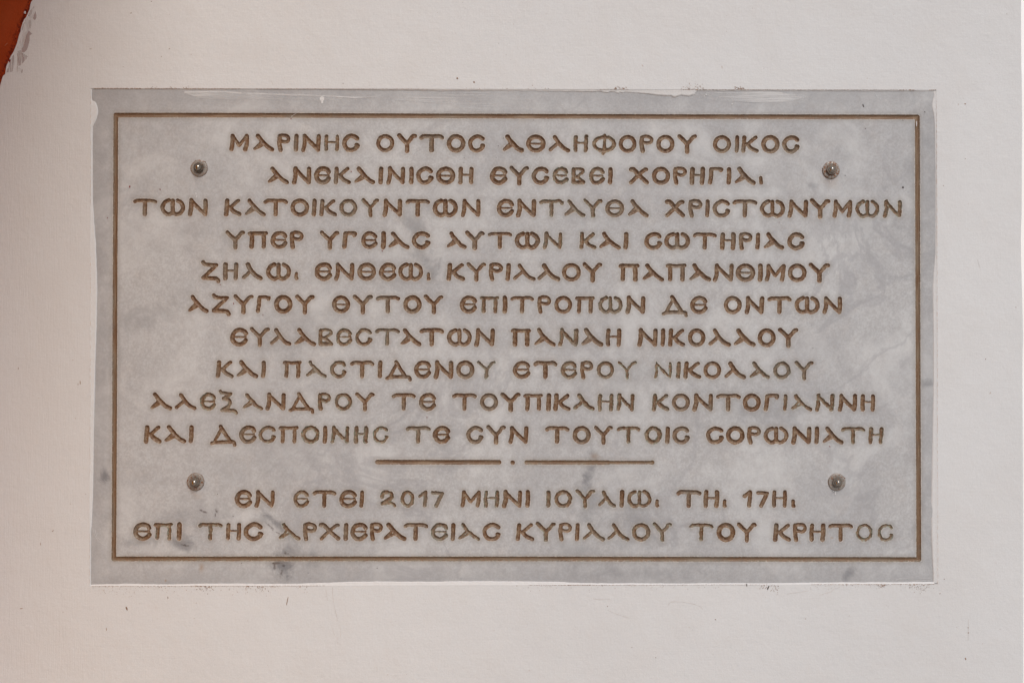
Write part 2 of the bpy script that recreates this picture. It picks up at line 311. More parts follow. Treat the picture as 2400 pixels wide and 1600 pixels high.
# crops used while measuring: key -> (origin x, origin y, scale)
CR = {'A': (500, 295, 3.92), 'B': (1000, 295, 3.92), 'C': (1400, 295, 3.92), 'D': (300, 450, 3.92), 'E': (900, 450, 3.92), 'F': (1500, 450, 3.92),
      'H': (400, 600, 3.92), 'I': (900, 600, 3.92), 'J': (1400, 600, 3.92), 'K': (480, 750, 3.92), 'L': (980, 750, 3.92), 'M': (1400, 750, 3.92),
      'N': (320, 900, 3.92), 'O': (900, 900, 3.92), 'P': (1500, 900, 3.92), 'Q': (300, 1130, 3.92), 'R': (880, 1130, 3.92), 'S': (1400, 1130, 3.92), 'U': (1550, 1130, 3.92)}
ROWS = [
 # (y at two x positions: (x, top, bottom)), letters; lower-case flags after the extents: f = faded green, t = thin
 ([('A', 757, 72, 240), ('C', 1280, 85, 252)],
  'A M 143 328 A 357 560 P 583 713 I 735 780 N 805 988 Hf 1015 1160 C 1183 1348 | O 1493 1665 Y 1685 1873 T 1888 2124 O 2143 2316 B C 377 542 | A 688 893 Q 913 1095 L 1115 1322 Hf 1345 1487 Ff 1517 1745 O 1762 1932 P 1953 2088 O 2108 2280 C Y 732 920 | O 1060 1232 I 1257 1306 K 1321 1487 O 1505 1677 C 1699 1864'),
 ([('A', 1536, 373, 540), ('C', 1205, 377, 543)],
  'A A 490 697 N 718 901 E 923 1083 K 1101 1265 A 1285 1488 I 1513 1559 N 1586 1765 I 1793 1838 C 1862 2026 Q 2045 2224 B H 288 433 | E 580 746 Y 758 945 C 963 1130 Ef 1152 1308 Bf 1328 1460 Ef 1488 1643 I 1662 1708 | X 1856 2045 O 2068 2240 C P 694 828 H 847 990 G 1013 1165 I 1185 1228 A 1255 1457 i 1482 1530'),
 ([('D', 1708, 60, 227), ('F', 2320, 70, 240)],
  'D T 38 270 W 293 525 N 545 734 | K 878 1042 A 1064 1267 T 1240 1473 O 1490 1665 I 1685 1732 K 1755 1920 Of 1937 2108 Yf 2138 2316 E N -17 170 T 192 428 W 445 682 N 703 889 | E 1033 1198 N 1210 1400 Tf 1422 1658 Af 1648 1854 Yf 1828 2015 Q 2030 2210 F A -122 83 | X 228 416 P 443 577 I 595 641 C 664 834 T 848 1083 W 1102 1335 N 1355 1547 Y 1560 1753 M 1767 1953 Wf 1976 2205 Nf 2230 2412'),
 ([('D', 1200, 357, 523), ('F', 1080, 370, 533)],
  'D Y 890 1080 R 1093 1288 E 1303 1467 P 1482 1616 | Y 1758 1948 G 1963 2108 E 2137 2297 I 2320 2363 E A 30 235 C 255 428 | A 567 763 Y 742 926 T 948 1182 W 1200 1433 Nf 1454 1642 | Kf 1792 1953 A 1968 2178 I 2195 2247 F | C 38 208 W 222 463 T 482 713 H 735 882 P 906 1038 I 1058 1104 A 1128 1330 C 1352 1518'),
 ([('H', 550, 57, 225), ('J', 1500, 68, 238)],
  'H Z 275 458 H 478 622 L 647 847 W 873 1108 i 1128 1182 | E 1320 1487 N 1500 1688 Q 1712 1888 E 1912 2076 W 2088 2323 I i 385 434 | K 572 747 Y 755 942 P 960 1097 I 1113 1165 L 1180 1395 L 1405 1619 O 1632 1812 Y 1822 2012 J | R 192 390 A 405 618 R 625 827 A 838 1047 N 1060 1255 Q 1270 1453 I 1473 1522 M 1538 1733 O 1750 1926 Y 1942 2142'),
 ([('H', 600, 358, 526), ('J', 1680, 367, 534)],
  'H A 148 352 Z 372 555 Y 572 763 G 780 925 O 948 1119 Y 1140 1323 | Q 1480 1650 Y 1670 1860 T 1880 2110 O 2135 2306 I Y 364 551 | E 695 857 Rf 873 1063 I 1085 1132 T 1157 1384 P 1407 1541 O 1562 1732 R 1750 1943 Wf 1965 2195 J N 255 443 | D 588 837 E 852 1018 | O 1160 1330 N 1350 1535 T 1560 1791 W 1811 2047 N 2067 2253'),
 ([('K', 310, 70, 240), ('M', 910, 75, 247)],
  'K E 230 398 Y 408 600 L 590 797 A 813 1023 Bf 1040 1182 Ef 1200 1358 Cf 1375 1545 Tf 1558 1795 A 1787 1992 T 1968 2203 L W 262 497 N 513 705 | R 847 1043 A 1057 1268 Nf 1283 1473 A 1490 1702 H 1722 1870 M | N 365 556 I 577 626 K 648 812 O 831 997 L 1018 1230 A 1243 1455 O 1472 1642 Y 1660 1853'),
 ([('K', 300, 367, 535), ('M', 740, 376, 543)],
  'K K 97 267 A 282 492 I 512 556 | R 707 897 Af 915 1125 Cf 1147 1308 T 1330 1563 I 1583 1632 D 1652 1905 E 1920 2082 N 2100 2285 L O 348 518 Yg 534 722 | E 868 1036 T 1056 1285 Ef 1306 1467 P 1487 1615 Of 1637 1805 Yg 1825 2018 M | Ng 510 695 If 721 766 K 788 957 O 973 1143 L 1162 1367 Af 1390 1592 Of 1613 1781 Yf 1807 1995'),
 ([('N', 500, 76, 243), ('P', 1300, 86, 252)],
  'N A 115 328 L 343 553 Ef 577 735 Jf 747 940 Af 960 1167 N 1183 1373 D 1387 1640 Pf 1662 1790 Of 1812 1985 Y 2003 2193 O | T 65 298 E 317 483 | T 623 857 O 879 1051 Y 1067 1260 R 1275 1465 I 1487 1530 K 1553 1717 Lf 1732 1942 Hf 1960 2110 Nf 2130 2305 P | Kf 107 275 O 290 463 N 480 675 T 693 930 O 944 1113 G 1135 1288 If 1308 1358 Af 1377 1587 Nf 1603 1790 N 1815 1997 H 2023 2165'),
 ([('N', 500, 377, 545), ('P', 1300, 387, 553)],
  'N K 65 232 A 245 455 I 475 520 | D 668 921 E 940 1104 Cf 1115 1287 R 1298 1493 Of 1510 1685 I 1705 1749 Nf 1775 1958 Hf 1995 2130 Cg 2165 2323 O | Tf 197 432 E 447 610 | C 753 920 Y 935 1125 N 1140 1328 | T 1475 1709 O 1732 1902 Y 1924 2109 Tf 2130 2363 P Of 42 203 I 228 277 C 295 462 | C 605 776 O 790 963 P 983 1117 W 1135 1369 N 1387 1577 I 1602 1648 A 1670 1875 Tf 1842 2076 Hf 2097 2240'),
 ([('Q', 1250, 69, 235), ('S', 1350, 67, 235)],
  'Q E 978 1142 N 1157 1348 | Ef 1512 1670 T 1687 1920 E 1937 2107 I 2120 2171 R | 2f 38 200 0f 225 363 1f 385 488 7f 503 637 | M 777 972 Hf 992 1140 N 1160 1350 I 1372 1423 | If 1565 1612 Of 1640 1812 Yf 1830 2022 Lf 2038 2218 S I 200 247 Wf 270 503 i 527 575 | T 722 960 H 975 1122 i 1147 1193 | 1 1332 1432 7 1455 1585 H 1603 1748 i 1778 1827'),
 ([('Q', 1000, 367, 536), ('U', 1560, 373, 546)],
  'Q E 45 218 Rf 228 418 I 443 488 | Tf 637 875 H 895 1042 C 1060 1243 | Af 1373 1587 P 1604 1740 X 1752 1952 I 1975 2020 E 2040 2207 P 2218 2345 R A 65 287 T 252 487 Ef 505 670 I 687 730 Af 748 965 C 980 1155 | K 1287 1462 Yf 1468 1663 P 1677 1812 I 1828 1878 Lf 1898 2113 Lf 2125 2338 S Of 316 490 Yf 502 692 | Tf 837 1076 O 1096 1268 Y 1280 1470 U | K 1027 1195 P 1207 1343 H 1360 1510 T 1532 1767 Og 1785 1950 Cg 1982 2143'),
]
R0 = 5.5
glyphs = []          # (row, list of (radius, polyline in drawing units), fade)
for ri, (ys, txt) in enumerate(ROWS):
    pts = []
    for key, cx, t, b in ys:
        ox, oy, k = CR[key]; pts.append((ox + cx / k, oy + t / k, oy + b / k))
    (xa, ta, ba), (xb, tb, bb) = pts
    tok = txt.split(); i = 0; key = None
    while i < len(tok):
        w = tok[i]
        if w == '|': i += 1; continue
        if w in CR and (i + 1 >= len(tok) or not tok[i + 1].lstrip('-').isdigit()):
            key = w; i += 1; continue
        ch = w[0]; flag = w[1:]
        x0, x1 = float(tok[i + 1]), float(tok[i + 2]); i += 3
        ox, oy, k = CR[key]
        X0, X1 = ox + x0 / k, ox + x1 / k
        u = ((X0 + X1) / 2 - xa) / (xb - xa)
        YT, YB = ta + u * (tb - ta), ba + u * (bb - ba)
        r = R0 * rng.uniform(.90, 1.03)
        if 'f' in flag: r *= .92
        if 'g' in flag: r *= .74
        fade = {'': rng.uniform(0, .12), 'f': rng.uniform(.5, .85), 'g': 1.3}[flag]
        sx0, sx1, sy0, sy1 = X0 + R0, X1 - R0, YT + R0, YB - R0
        if ch == 'i': sy0, sy1 = YB - 21 + R0 * .8, YB - R0 * .8 - .5
        if ch == 'I': sx0, sx1 = X0 + R0 + .2, max(X1 - R0, X0 + R0 + 1.5)
        jx = lambda: rng.uniform(-.5, .5)
        strokes = []
        for rf, mode, ps in T[ch]:
            q = [(sx0 + px * (sx1 - sx0) + (jx() if mode == 'c' else 0), sy0 + py * (sy1 - sy0) + (jx() if mode == 'c' else 0)) for px, py in ps]
            q = catmull(q, 5) if mode == 'c' else [np.array(p) for p in q]
            strokes.append((r * rf * rng.uniform(.95, 1.05), q))
        glyphs.append((ri, strokes, fade))
N_LET = len(glyphs)
# ruled lines, dot and frame
V = lambda x, y: (860 + x / 3.36, 1040 + y / 3.36)
extra = [
 ('divider_rule', [(5.6, [V(82, 142), V(300, 143), V(700, 144), V(1040, 144)])], .15, 'h'),
 ('divider_rule', [(5.3, [V(1257, 145), V(1600, 145), V(1900, 146)]), (4.2, [V(1900, 146), V(2245, 146)]), (5.4, [V(2245, 146), V(2247, 146)])], .4, 'h'),
 ('divider_dot', [(5.4, [V(1147, 146), V(1148, 146)])], .1, None),
 ('frame_groove', [(5.6, [(271, 269.8), (600, 270.2), (1000, 271.8), (1600, 273.6), (2150.5, 274.2)])], .12, 'h'),
 ('frame_groove', [(5.5, [(271, 270), (270.5, 400), (269, 700), (268, 1000), (266.3, 1308)])], .25, 'v'),
 ('frame_groove', [(5.6, [(266.3, 1309), (700, 1309), (1200, 1309), (1700, 1309.8), (2154, 1310.5)])], .45, 'h'),
 ('frame_groove', [(5.7, [(2150.5, 274.5), (2151.5, 600), (2152.5, 950), (2154, 1310)])], .2, 'v'),
]
allg = [('letter', s, f, None) for _, s, f in glyphs] + extra

# ------------------------------------------------------------------ distance field of all the cuts
TL, TR, BR, BL = (213.5, 207.5), (2194.5, 211.5), (2197.5, 1367.5), (211.0, 1372.5)
GX0, GX1, GY0, GY1 = 214.0, 2194.0, 212.0, 1366.0
TS = 8
NTX, NTY = 165, 96
NX, NY = NTX * TS, NTY * TS
hx, hy = (GX1 - GX0) / NX, (GY1 - GY0) / NY
gx = GX0 + hx * np.arange(NX + 1); gy = GY0 + hy * np.arange(NY + 1)
F = np.full((NY + 1, NX + 1), -50.0)      # r - d   (positive inside a cut)
DN = np.full((NY + 1, NX + 1), 9.0)       # d / r
RR = np.full((NY + 1, NX + 1), 5.0)
LB = np.full((NY + 1, NX + 1), -1, np.int32)

def vnoise(shape, cell, seed):
    r = np.random.default_rng(seed); h, w = shape[0] // cell + 3, shape[1] // cell + 3
    g = r.standard_normal((h, w)); yy = np.arange(shape[0]) / cell; xx = np.arange(shape[1]) / cell
    iy = yy.astype(int); ix = xx.astype(int); fy = (yy - iy)[:, None]; fx = (xx - ix)[None, :]
    fy = fy * fy * (3 - 2 * fy); fx = fx * fx * (3 - 2 * fx)
    return (g[np.ix_(iy, ix)] * (1 - fy) * (1 - fx) + g[np.ix_(iy, ix + 1)] * (1 - fy) * fx + g[np.ix_(iy + 1, ix)] * fy * (1 - fx) + g[np.ix_(iy + 1, ix + 1)] * fy * fx)
rough = .28 * vnoise(F.shape, 2, 1) + .30 * vnoise(F.shape, 5, 2)

for gi, (nm, strokes, fade, _) in enumerate(allg):
    wr = (.6 + 1.3 * min(fade, 1)) * (.35 if nm != 'letter' else 1)           # worn letters have rougher edges
    for r, pl in strokes:
        pl = np.array(pl, float)
        for a, b in zip(pl[:-1], pl[1:]):
            pad = r + 13.5
            i0 = max(0, int((min(a[0], b[0]) - pad - GX0) / hx)); i1 = min(NX, int((max(a[0], b[0]) + pad - GX0) / hx) + 1)
            j0 = max(0, int((min(a[1], b[1]) - pad - GY0) / hy)); j1 = min(NY, int((max(a[1], b[1]) + pad - GY0) / hy) + 1)
            X = gx[i0:i1 + 1][None, :]; Y = gy[j0:j1 + 1][:, None]
            d = b - a; l2 = max(d @ d, 1e-9)
            t = np.clip(((X - a[0]) * d[0] + (Y - a[1]) * d[1]) / l2, 0, 1)
            dist = np.sqrt((X - a[0] - t * d[0]) ** 2 + (Y - a[1] - t * d[1]) ** 2)
            sl_ = (slice(j0, j1 + 1), slice(i0, i1 + 1))
            f = r - dist + rough[sl_] * wr
            up = f > F[sl_]
            F[sl_] = np.where(up, f, F[sl_]); DN[sl_] = np.where(up, dist / r, DN[sl_])
            RR[sl_] = np.where(up, r, RR[sl_]); LB[sl_] = np.where(up, gi, LB[sl_])
F[0, :] = F[-1, :] = -50; F[:, 0] = F[:, -1] = -50
ins = F > 0
# avoid degenerate cuts
F = np.where(np.abs(F) < .08, np.where(F > 0, .08, -.08), F); ins = F > 0
DEPTH = 2.35 * 2                                # drawing units -> 2.35 mm
prof = np.clip(F / np.maximum(RR, 1), 0, 1)
dep = np.where(ins, DEPTH * (RR / R0) * (1 - (1 - prof) ** 2.3) ** .8, 0)
dep += np.where(ins, np.where(LB >= N_LET, .04, .16) * vnoise(F.shape, 2, 5) * np.minimum(prof * 3, 1), 0)
dep = np.where(LB >= N_LET, dep * .62, dep)
dep = np.maximum(dep, 0)
wave = .28 * vnoise(F.shape, 60, 8)              # the face is not perfectly flat
stain_shade = np.clip(1 - np.maximum(-F, 0) / 12.0, 0, 1)
rim = np.clip(1 - np.abs(-F - .6) / 1.3, 0, 1)
vid = -np.ones((NY + 1, NX + 1), np.int64)

# boundary ring follows the true, slightly skewed outline of the slab
XX, YY = np.meshgrid(gx, gy)
v_ = (YY[:, 0] - GY0) / (GY1 - GY0)
XX[:, 0] = TL[0] + 1 + (BL[0] - TL[0]) * v_; XX[:, -1] = TR[0] - 1 + (BR[0] - TR[0]) * v_
u_ = (XX[0] - GX0) / (GX1 - GX0)
YY[0] = TL[1] + 1.2 + (TR[1] - TL[1]) * u_; YY[-1] = BL[1] - 1 + (BR[1] - BL[1]) * u_

def V3(X, Y, d): return ((X - 1200) * S, PLAQUE_Y + d * S, (800 - Y) * S)

mv, mf, ms, mr = [], [], [], []                  # marble
lv = {}                                          # per cut: dict with verts, faces, deep
def mvert(j, i):
    if vid[j, i] < 0:
        vid[j, i] = len(mv); mv.append(V3(XX[j, i], YY[j, i], wave[j, i] + dep[j, i])); ms.append(stain_shade[j, i]); mr.append(rim[j, i])
    return int(vid[j, i])
cutm, cutl = {}, {}
def lstore(k):
    if k not in lv: lv[k] = {'v': [], 'f': [], 'd': [], 'ix': {}}
    return lv[k]
def lvert(k, key, X, Y, d, dn):
    s = lstore(k)
    if key not in s['ix']:
        s['ix'][key] = len(s['v']); s['v'].append(V3(X, Y, d)); s['d'].append(dn)
    return s['ix'][key]
def cutpt(a, b):
    (j, i), (q, p) = a, b
    if (q, p) < (j, i): (j, i), (q, p) = (q, p), (j, i)
    t = F[j, i] / (F[j, i] - F[q, p])
    return (j, i, q, p), XX[j, i] + t * (XX[q, p] - XX[j, i]), YY[j, i] + t * (YY[q, p] - YY[j, i]), wave[j, i] + t * (wave[q, p] - wave[j, i])
def clip(cell, inside):
    out = []
    for n in range(4):
        a, b = cell[n], cell[(n + 1) % 4]
        ia, ib = bool(ins[a]), bool(ins[b])
        if ia == inside: out.append(('v', a))
        if ia != ib: out.append(('c', (a, b)))
    return out
mdeep = np.clip(prof, 0, 1)
for tj in range(NTY):
    for ti in range(NTX):
        j0, i0 = tj * TS, ti * TS
        blk = F[j0:j0 + TS + 1, i0:i0 + TS + 1]
        if blk.max() < -12.2:
            # one coarse cell whose rim keeps the neighbours' vertices is not needed: the face is smooth here
            mf.append((mvert(j0, i0), mvert(j0 + TS, i0), mvert(j0 + TS, i0 + TS), mvert(j0, i0 + TS)))
            continue
        for j in range(j0, j0 + TS):
            for i in range(i0, i0 + TS):
                c = [(j, i), (j + 1, i), (j + 1, i + 1), (j, i + 1)]
                n_in = int(ins[j, i]) + int(ins[j + 1, i]) + int(ins[j + 1, i + 1]) + int(ins[j, i + 1])
                if n_in == 0:
                    mf.append(tuple(mvert(*q) for q in c)); continue
                fs = [F[q] for q in c]; k = int(LB[c[int(np.argmax(fs))]])
                if n_in == 4:
                    lstore(k)['f'].append(tuple(lvert(k, q, XX[q], YY[q], wave[q] + dep[q], mdeep[q]) for q in c)); continue
                poly = []
                for kind, q in clip(c, True):
                    if kind == 'v': poly.append(lvert(k, q, XX[q], YY[q], wave[q] + dep[q], mdeep[q]))
                    else:
                        key, x, y, w_ = cutpt(*q); poly.append(lvert(k, key, x, y, w_ + .02, 0.0))
                if len(poly) > 2: lstore(k)['f'].append(tuple(poly))
                poly = []
                for kind, q in clip(c, False):
                    if kind == 'v': poly.append(mvert(*q))
                    else:
                        key, x, y, w_ = cutpt(*q)
                        if key not in cutm:
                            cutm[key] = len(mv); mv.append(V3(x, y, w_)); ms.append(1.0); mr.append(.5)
                        poly.append(cutm[key])
                if len(poly) > 2: mf.append(tuple(poly))
# flat tiles meet finer ones: keep the coarse tiles' corners level with the wave (tiny) by levelling the ring
# skirt of the slab
ring = [(0, i) for i in range(0, NX + 1, TS)] + [(j, NX) for j in range(TS, NY + 1, TS)] + [(NY, i) for i in range(NX - TS, -1, -TS)] + [(j, 0) for j in range(NY - TS, 0, -TS)]
rid = [mvert(*q) for q in ring]; back = []
for q, k in zip(ring, rid):
    x, y, z = mv[k]; back.append(len(mv)); mv.append((x, PLAQUE_Y + .022, z)); ms.append(0); mr.append(0)
rid2 = []
for k in rid: rid2.append(len(mv)); mv.append(mv[k]); ms.append(0); mr.append(0)
rid = rid2
n = len(rid)
for k in range(n):
    mf.append((rid[k], rid[(k + 1) % n], back[(k + 1) % n], back[k]))

plaque = empty('marble_plaque', (0, PLAQUE_Y, 0))
tag(plaque, 'grey marble plaque with a brown carved Greek inscription set in the white wall', 'plaque')
def under(o, parent):      # geometry is written in world space
    o.parent = parent; o.matrix_parent_inverse = parent.matrix_world.inverted(); return o
bpy.context.view_layer.update()
slab = mesh('slab', mv, mf, M_marble, None, True, {'stain_shade': ms, 'rim': mr})
# crisp arris between face and skirt
for pgn in list(slab.data.polygons)[-n:]: pgn.use_smooth = False
under(slab, plaque)

lines = []
for ri in range(12):
    rows = [k for k in range(N_LET) if glyphs[k][0] == ri]
    xs = [p[0] for k in rows for _, pl in glyphs[k][1] for p in pl]; yb = [p[1] for k in rows for _, pl in glyphs[k][1] for p in pl]
    e = empty('inscription_line', P((min(xs) + max(xs)) / 2, sum(yb) / len(yb), PLAQUE_Y))
    lines.append(e)
bpy.context.view_layer.update()
for e in lines: under(e, plaque)
bpy.context.view_layer.update()
for k, (nm, strokes, fade, sd) in enumerate(allg):
    if k not in lv: continue
    s = lv[k]
    mt = {'h': M_lineh, 'v': M_linev, None: M_letter}[sd]
    o = mesh(nm, s['v'], s['f'], mt, None, True, {'deep': s['d'], 'fade': [min(fade, 1)] * len(s['v'])})
    under(o, lines[glyphs[k][0]] if k < N_LET else plaque)

# ------------------------------------------------------------------ the plastered wall round it
def grid_film(name, x0, x1, y0, y1, nx, ny, fn, mat, parent, yoff):
    v, f, c = [], [], []
    for j in range(ny + 1):
        for i in range(nx + 1):
            X = x0 + (x1 - x0) * i / nx; Y = y0 + (y1 - y0) * j / ny
            v.append(P(X, Y, yoff)); c.append(fn(X, Y))
    for j in range(ny):
        for i in range(nx):
            a = j * (nx + 1) + i
            if max(c[a], c[a + 1], c[a + nx + 1], c[a + nx + 2]) > 0.02:
                f.append((a, a + nx + 1, a + nx + 2, a + 1))
    return under(mesh(name, v, f, mat, None, True, {'cover': c}), parent)

wall = empty('plaster_wall', (0, 0, -1.5)); bpy.context.view_layer.update()
tag(wall, 'white painted plaster wall surrounding the marble plaque', 'wall')
EDGE_R = [(2393.7, -900), (2393.5, -100), (2393.7, 60), (2394.2, 140), (2395.6, 220), (2396.3, 300), (2395.4, 400), (2395.2, 500), (2392.9, 560), (2393.8, 610), (2396.4, 700), (2398.2, 780), (2396.8, 860), (2397.5, 1000), (2398.6, 1200), (2398.6, 1700), (2398, 3900)]
def edge_r(Y):
    for (xa, ya), (xb, yb) in zip(EDGE_R[:-1], EDGE_R[1:]):
        if ya <= Y <= yb: return xa + (xb - xa) * (Y - ya) / (yb - ya)
    return 2396
EDGE_L = [(560, -900), (265, -300), (152, -130), (102, -45), (76.7, 0), (72.8, 6), (70.8, 14), (69.6, 22), (65.5, 31), (62, 40), (57.0, 46), (53.2, 54), (50, 64), (48, 75), (45.0, 82), (42.5, 92), (40.2, 101), (36.5, 111), (32.0, 121.4), (26, 131), (22.5, 138), (18.5, 148), (15.2, 155), (13.5, 165), (12.2, 174), (7.5, 178), (5.2, 184), (3.0, 192), (.6, 200), (-2, 214), (-9, 240), (-22, 290), (-36, 360), (-44, 460), (-48, 700), (-46, 1100), (-44, 1700), (-44, 3900)]
def edge_l(Y):
    for (xa, ya), (xb, yb) in zip(EDGE_L[:-1], EDGE_L[1:]):
        if ya <= Y <= yb: return xa + (xb - xa) * (Y - ya) / (yb - ya)
    return -40
ys = sorted(set([-900, -600, -300, -120, 3900, 2600, 2000, 1750] + [y for _, y in EDGE_L] + [y for _, y in EDGE_R] + list(range(0, 1601, 40)) + [207.5, 1372.5]))
# wall face: strips from the left edge to the plaque hole, over and under it, and to the right edge
v, f = [], []
def hole_l(Y): return TL[0] + (BL[0] - TL[0]) * (Y - TL[1]) / (BL[1] - TL[1])
def hole_r(Y): return TR[0] + (BR[0] - TR[0]) * (Y - TR[1]) / (BR[1] - TR[1])
def hole_t(X): return TL[1] + (TR[1] - TL[1]) * (X - TL[0]) / (TR[0] - TL[0])
def hole_b(X): return BL[1] + (BR[1] - BL[1]) * (X - BL[0]) / (BR[0] - BL[0])
cache = {}
def wv(X, Y, y=0.0):
    k = (round(X, 2), round(Y, 2), round(y, 5))
    if k not in cache: cache[k] = len(v); v.append(P(X, Y, y))
    return cache[k]
up = [y for y in ys if y < 205]; mid = [y for y in ys if 215 < y < 1360]; dn = [y for y in ys if y > 1376]
XS = [213.5, 700, 1200, 1700, 2194.5]; XB = [211, 700, 1200, 1700, 2197.5]
top_row = [(x, hole_t(x)) for x in XS]; bot_row = [(x, hole_b(x)) for x in XB]
def strip(ra, rb):
    for k in range(len(ra) - 1): f.append((wv(*ra[k]), wv(*rb[k]), wv(*rb[k + 1]), wv(*ra[k + 1])))
RB = 2.0   # rounded right arris radius
def full(Y, xs): return [(edge_l(Y), Y)] + [(x, Y) for x in xs] + [(edge_r(Y) - RB, Y)]
rows_ = [full(y, XS) for y in up]
tr = [(edge_l(TL[1]), TL[1])] + top_row + [(edge_r(TR[1]) - RB, TR[1])]
rows_.append(tr)
for a, b in zip(rows_[:-1], rows_[1:]): strip(a, b)
lm = [[(edge_l(TL[1]), TL[1]), TL]] + [[(edge_l(y), y), (hole_l(y), y)] for y in mid] + [[(edge_l(BL[1]), BL[1]), BL]]
rm = [[TR, (edge_r(TR[1]) - RB, TR[1])]] + [[(hole_r(y), y), (edge_r(y) - RB, y)] for y in mid] + [[BR, (edge_r(BR[1]) - RB, BR[1])]]
for q in (lm, rm):
    for a, b in zip(q[:-1], q[1:]): strip(a, b)
rows_ = [[(edge_l(BL[1]), BL[1])] + bot_row + [(edge_r(BR[1]) - RB, BR[1])]] + [full(y, XB) for y in dn]
for a, b in zip(rows_[:-1], rows_[1:]): strip(a, b)
# right arris (rounded) and end face
rY = up + [TR[1]] + mid + [BR[1]] + dn
prev = None
for y in rY:
    e = edge_r(y); ring_ = [(e - RB, y, 0.0)]
    for k in range(1, 6):
        a = k / 5 * pi / 2; ring_.append((e - RB + RB * sin(a), y, RB * S * (1 - cos(a))))
    ring_ += [(e + 6, y, .30), (edge_l(y) - 2500, y, .30)]
    ids = [wv(*p) for p in ring_]
    if prev:
        for k in range(len(ids) - 1): f.append((prev[k], ids[k], ids[k + 1], prev[k + 1]))
    prev = ids
# left lip of the white coat: it stops with a small thickness over the orange paint
lY = up + [TL[1]] + mid + [BL[1]] + dn
prev = None
for y in lY:
    e = edge_l(y); ids = [wv(e, y), wv(e - .8, y, .0006), wv(e - .6, y, .004)]
    if prev:
        for k in range(2): f.append((ids[k], prev[k], prev[k + 1], ids[k + 1]))
    prev = ids
# reveal of the hole
loop = top_row + [(hole_r(y), y) for y in mid] + bot_row[::-1] + [(hole_l(y), y) for y in mid[::-1]]
n = len(loop)
for k in range(n):
    a, b = loop[k], loop[(k + 1) % n]
    f.append((wv(*a), wv(*b), wv(b[0], b[1], .024), wv(a[0], a[1], .024)))
# top cap
ws = mesh('wall_face', v, f, M_wall, None, False); under(ws, wall)

# white paint carried over the joint onto the marble
def lip(name, outer, inner, mat, lift=.00025):
    """ribbon from the wall side of the joint (outer) to its ragged edge on the marble (inner)"""
    v, f = [], []
    m_ = len(outer)
    for (xo, yo), (xi, yi) in zip(outer, inner):
        v.append(P(xo, yo, -.00012)); 
        for t in (.35, .7, 1.0):
            x = xo + (xi - xo) * t; y = yo + (yi - yo) * t
            v.append(P(x, y, -.0001 + (PLAQUE_Y - lift + .0001) * min(1, t * 1.6) ** .9 if t < 1 else PLAQUE_Y - lift * .8))
        v.append(P(xi + (xi - xo) * .02, yi + (yi - yo) * .02, PLAQUE_Y + .0003))
    for k in range(m_ - 1):
        for c in range(4): f.append((k * 5 + c, k * 5 + c + 1, (k + 1) * 5 + c + 1, (k + 1) * 5 + c))
    return under(mesh(name, v, f, mat, None, True), wall)
def interp(tab, q):
    for (a, va), (b, vb) in zip(tab[:-1], tab[1:]):
        if a <= q <= b: return va + (vb - va) * (q - a) / (b - a)
    return tab[-1][1] if q > tab[-1][0] else tab[0][1]
Ltab = [(209, 216.5), (216, 215.8), (224, 215.6), (233, 215.5), (235.5, 216.5), (238, 221.5), (242, 225), (247, 227.2), (253, 229), (259, 229.8), (265, 229.4), (270.5, 228), (277, 226.2), (284, 223.6), (290, 220.5), (297, 217.2), (330, 216.8), (470, 217), (520, 220), (570, 224), (640, 226.5), (680, 227.3), (765, 226), (870, 222.5), (900, 222), (960, 220.3), (1060, 219), (1160, 217.5), (1232, 214.5), (1240, 212.8), (1372, 212.6)]
Rtab = [(212, 2188), (216, 2187), (221, 2189.4), (226, 2189), (231, 2187.6), (237, 2186), (243, 2184.9), (248, 2184.6), (254, 2185.9), (262, 2187.6), (272, 2189.4), (285, 2190.6), (300, 2191.4), (400, 2192.6), (590, 2192.4), (615, 2190.6), (640, 2188.3), (670, 2186.4), (720, 2187), (770, 2188), (900, 2188), (1000, 2186), (1100, 2184), (1200, 2182.4), (1270, 2184), (1315, 2186), (1340, 2187.4), (1366, 2187.8)]
Btab = [(211, 1369.6), (240, 1368.4), (300, 1367.4), (360, 1368.3), (394, 1368.9), (440, 1367.6), (517, 1366.8), (639, 1367.8), (700, 1367), (761, 1364.9), (823, 1362.8), (899, 1362), (1000, 1362.6), (1100, 1361.4), (1200, 1361.8), (1300, 1362.7), (1340, 1364.8), (1400, 1366.2), (1500, 1366), (1600, 1366.6), (1700, 1365.6), (1800, 1366.2), (1900, 1364.8), (2000, 1364), (2100, 1363.8), (2190, 1363)]
Ttab = [(213, 209.2), (380, 209.5), (420, 210.5), (520, 211.0), (560, 209.5), (800, 210.5), (1000, 212.3), (1040, 213.2), (1080, 212.4), (1140, 212.7), (1250, 213.5), (1350, 214.4), (1390, 215.2), (1405, 213.4), (1900, 213.6), (2190, 214.5)]
def ragged(t, amp=.35): return amp * (sin(t * .71) + sin(t * 1.93 + 1) * .6 + sin(t * .19) * .8)
q = sorted(set([a for a, _ in Ltab] + list(range(210, 1372, 9))))
lip('paint_lip', [(hole_l(y) - 1.2, y) for y in q], [(interp(Ltab, y) + ragged(y, .15), y) for y in q], M_lip)
q = sorted(set([a for a, _ in Rtab] + list(range(213, 1366, 9))))
lip('paint_lip', [(hole_r(y) + 1.2, y) for y in q], [(interp(Rtab, y) + ragged(y + 40, .15), y) for y in q], M_lip)
q = sorted(set([a for a, _ in Btab] + list(range(212, 2190, 8))))
lip('paint_lip', [(x, hole_b(x) + .4) for x in q], [(x, interp(Btab, x) + ragged(x, .2)) for x in q], M_lip)
q = sorted(set([a for a, _ in Ttab] + list(range(216, 2190, 7))))
def tl_(x): return interp(Ttab, x) + ragged(x, .25)
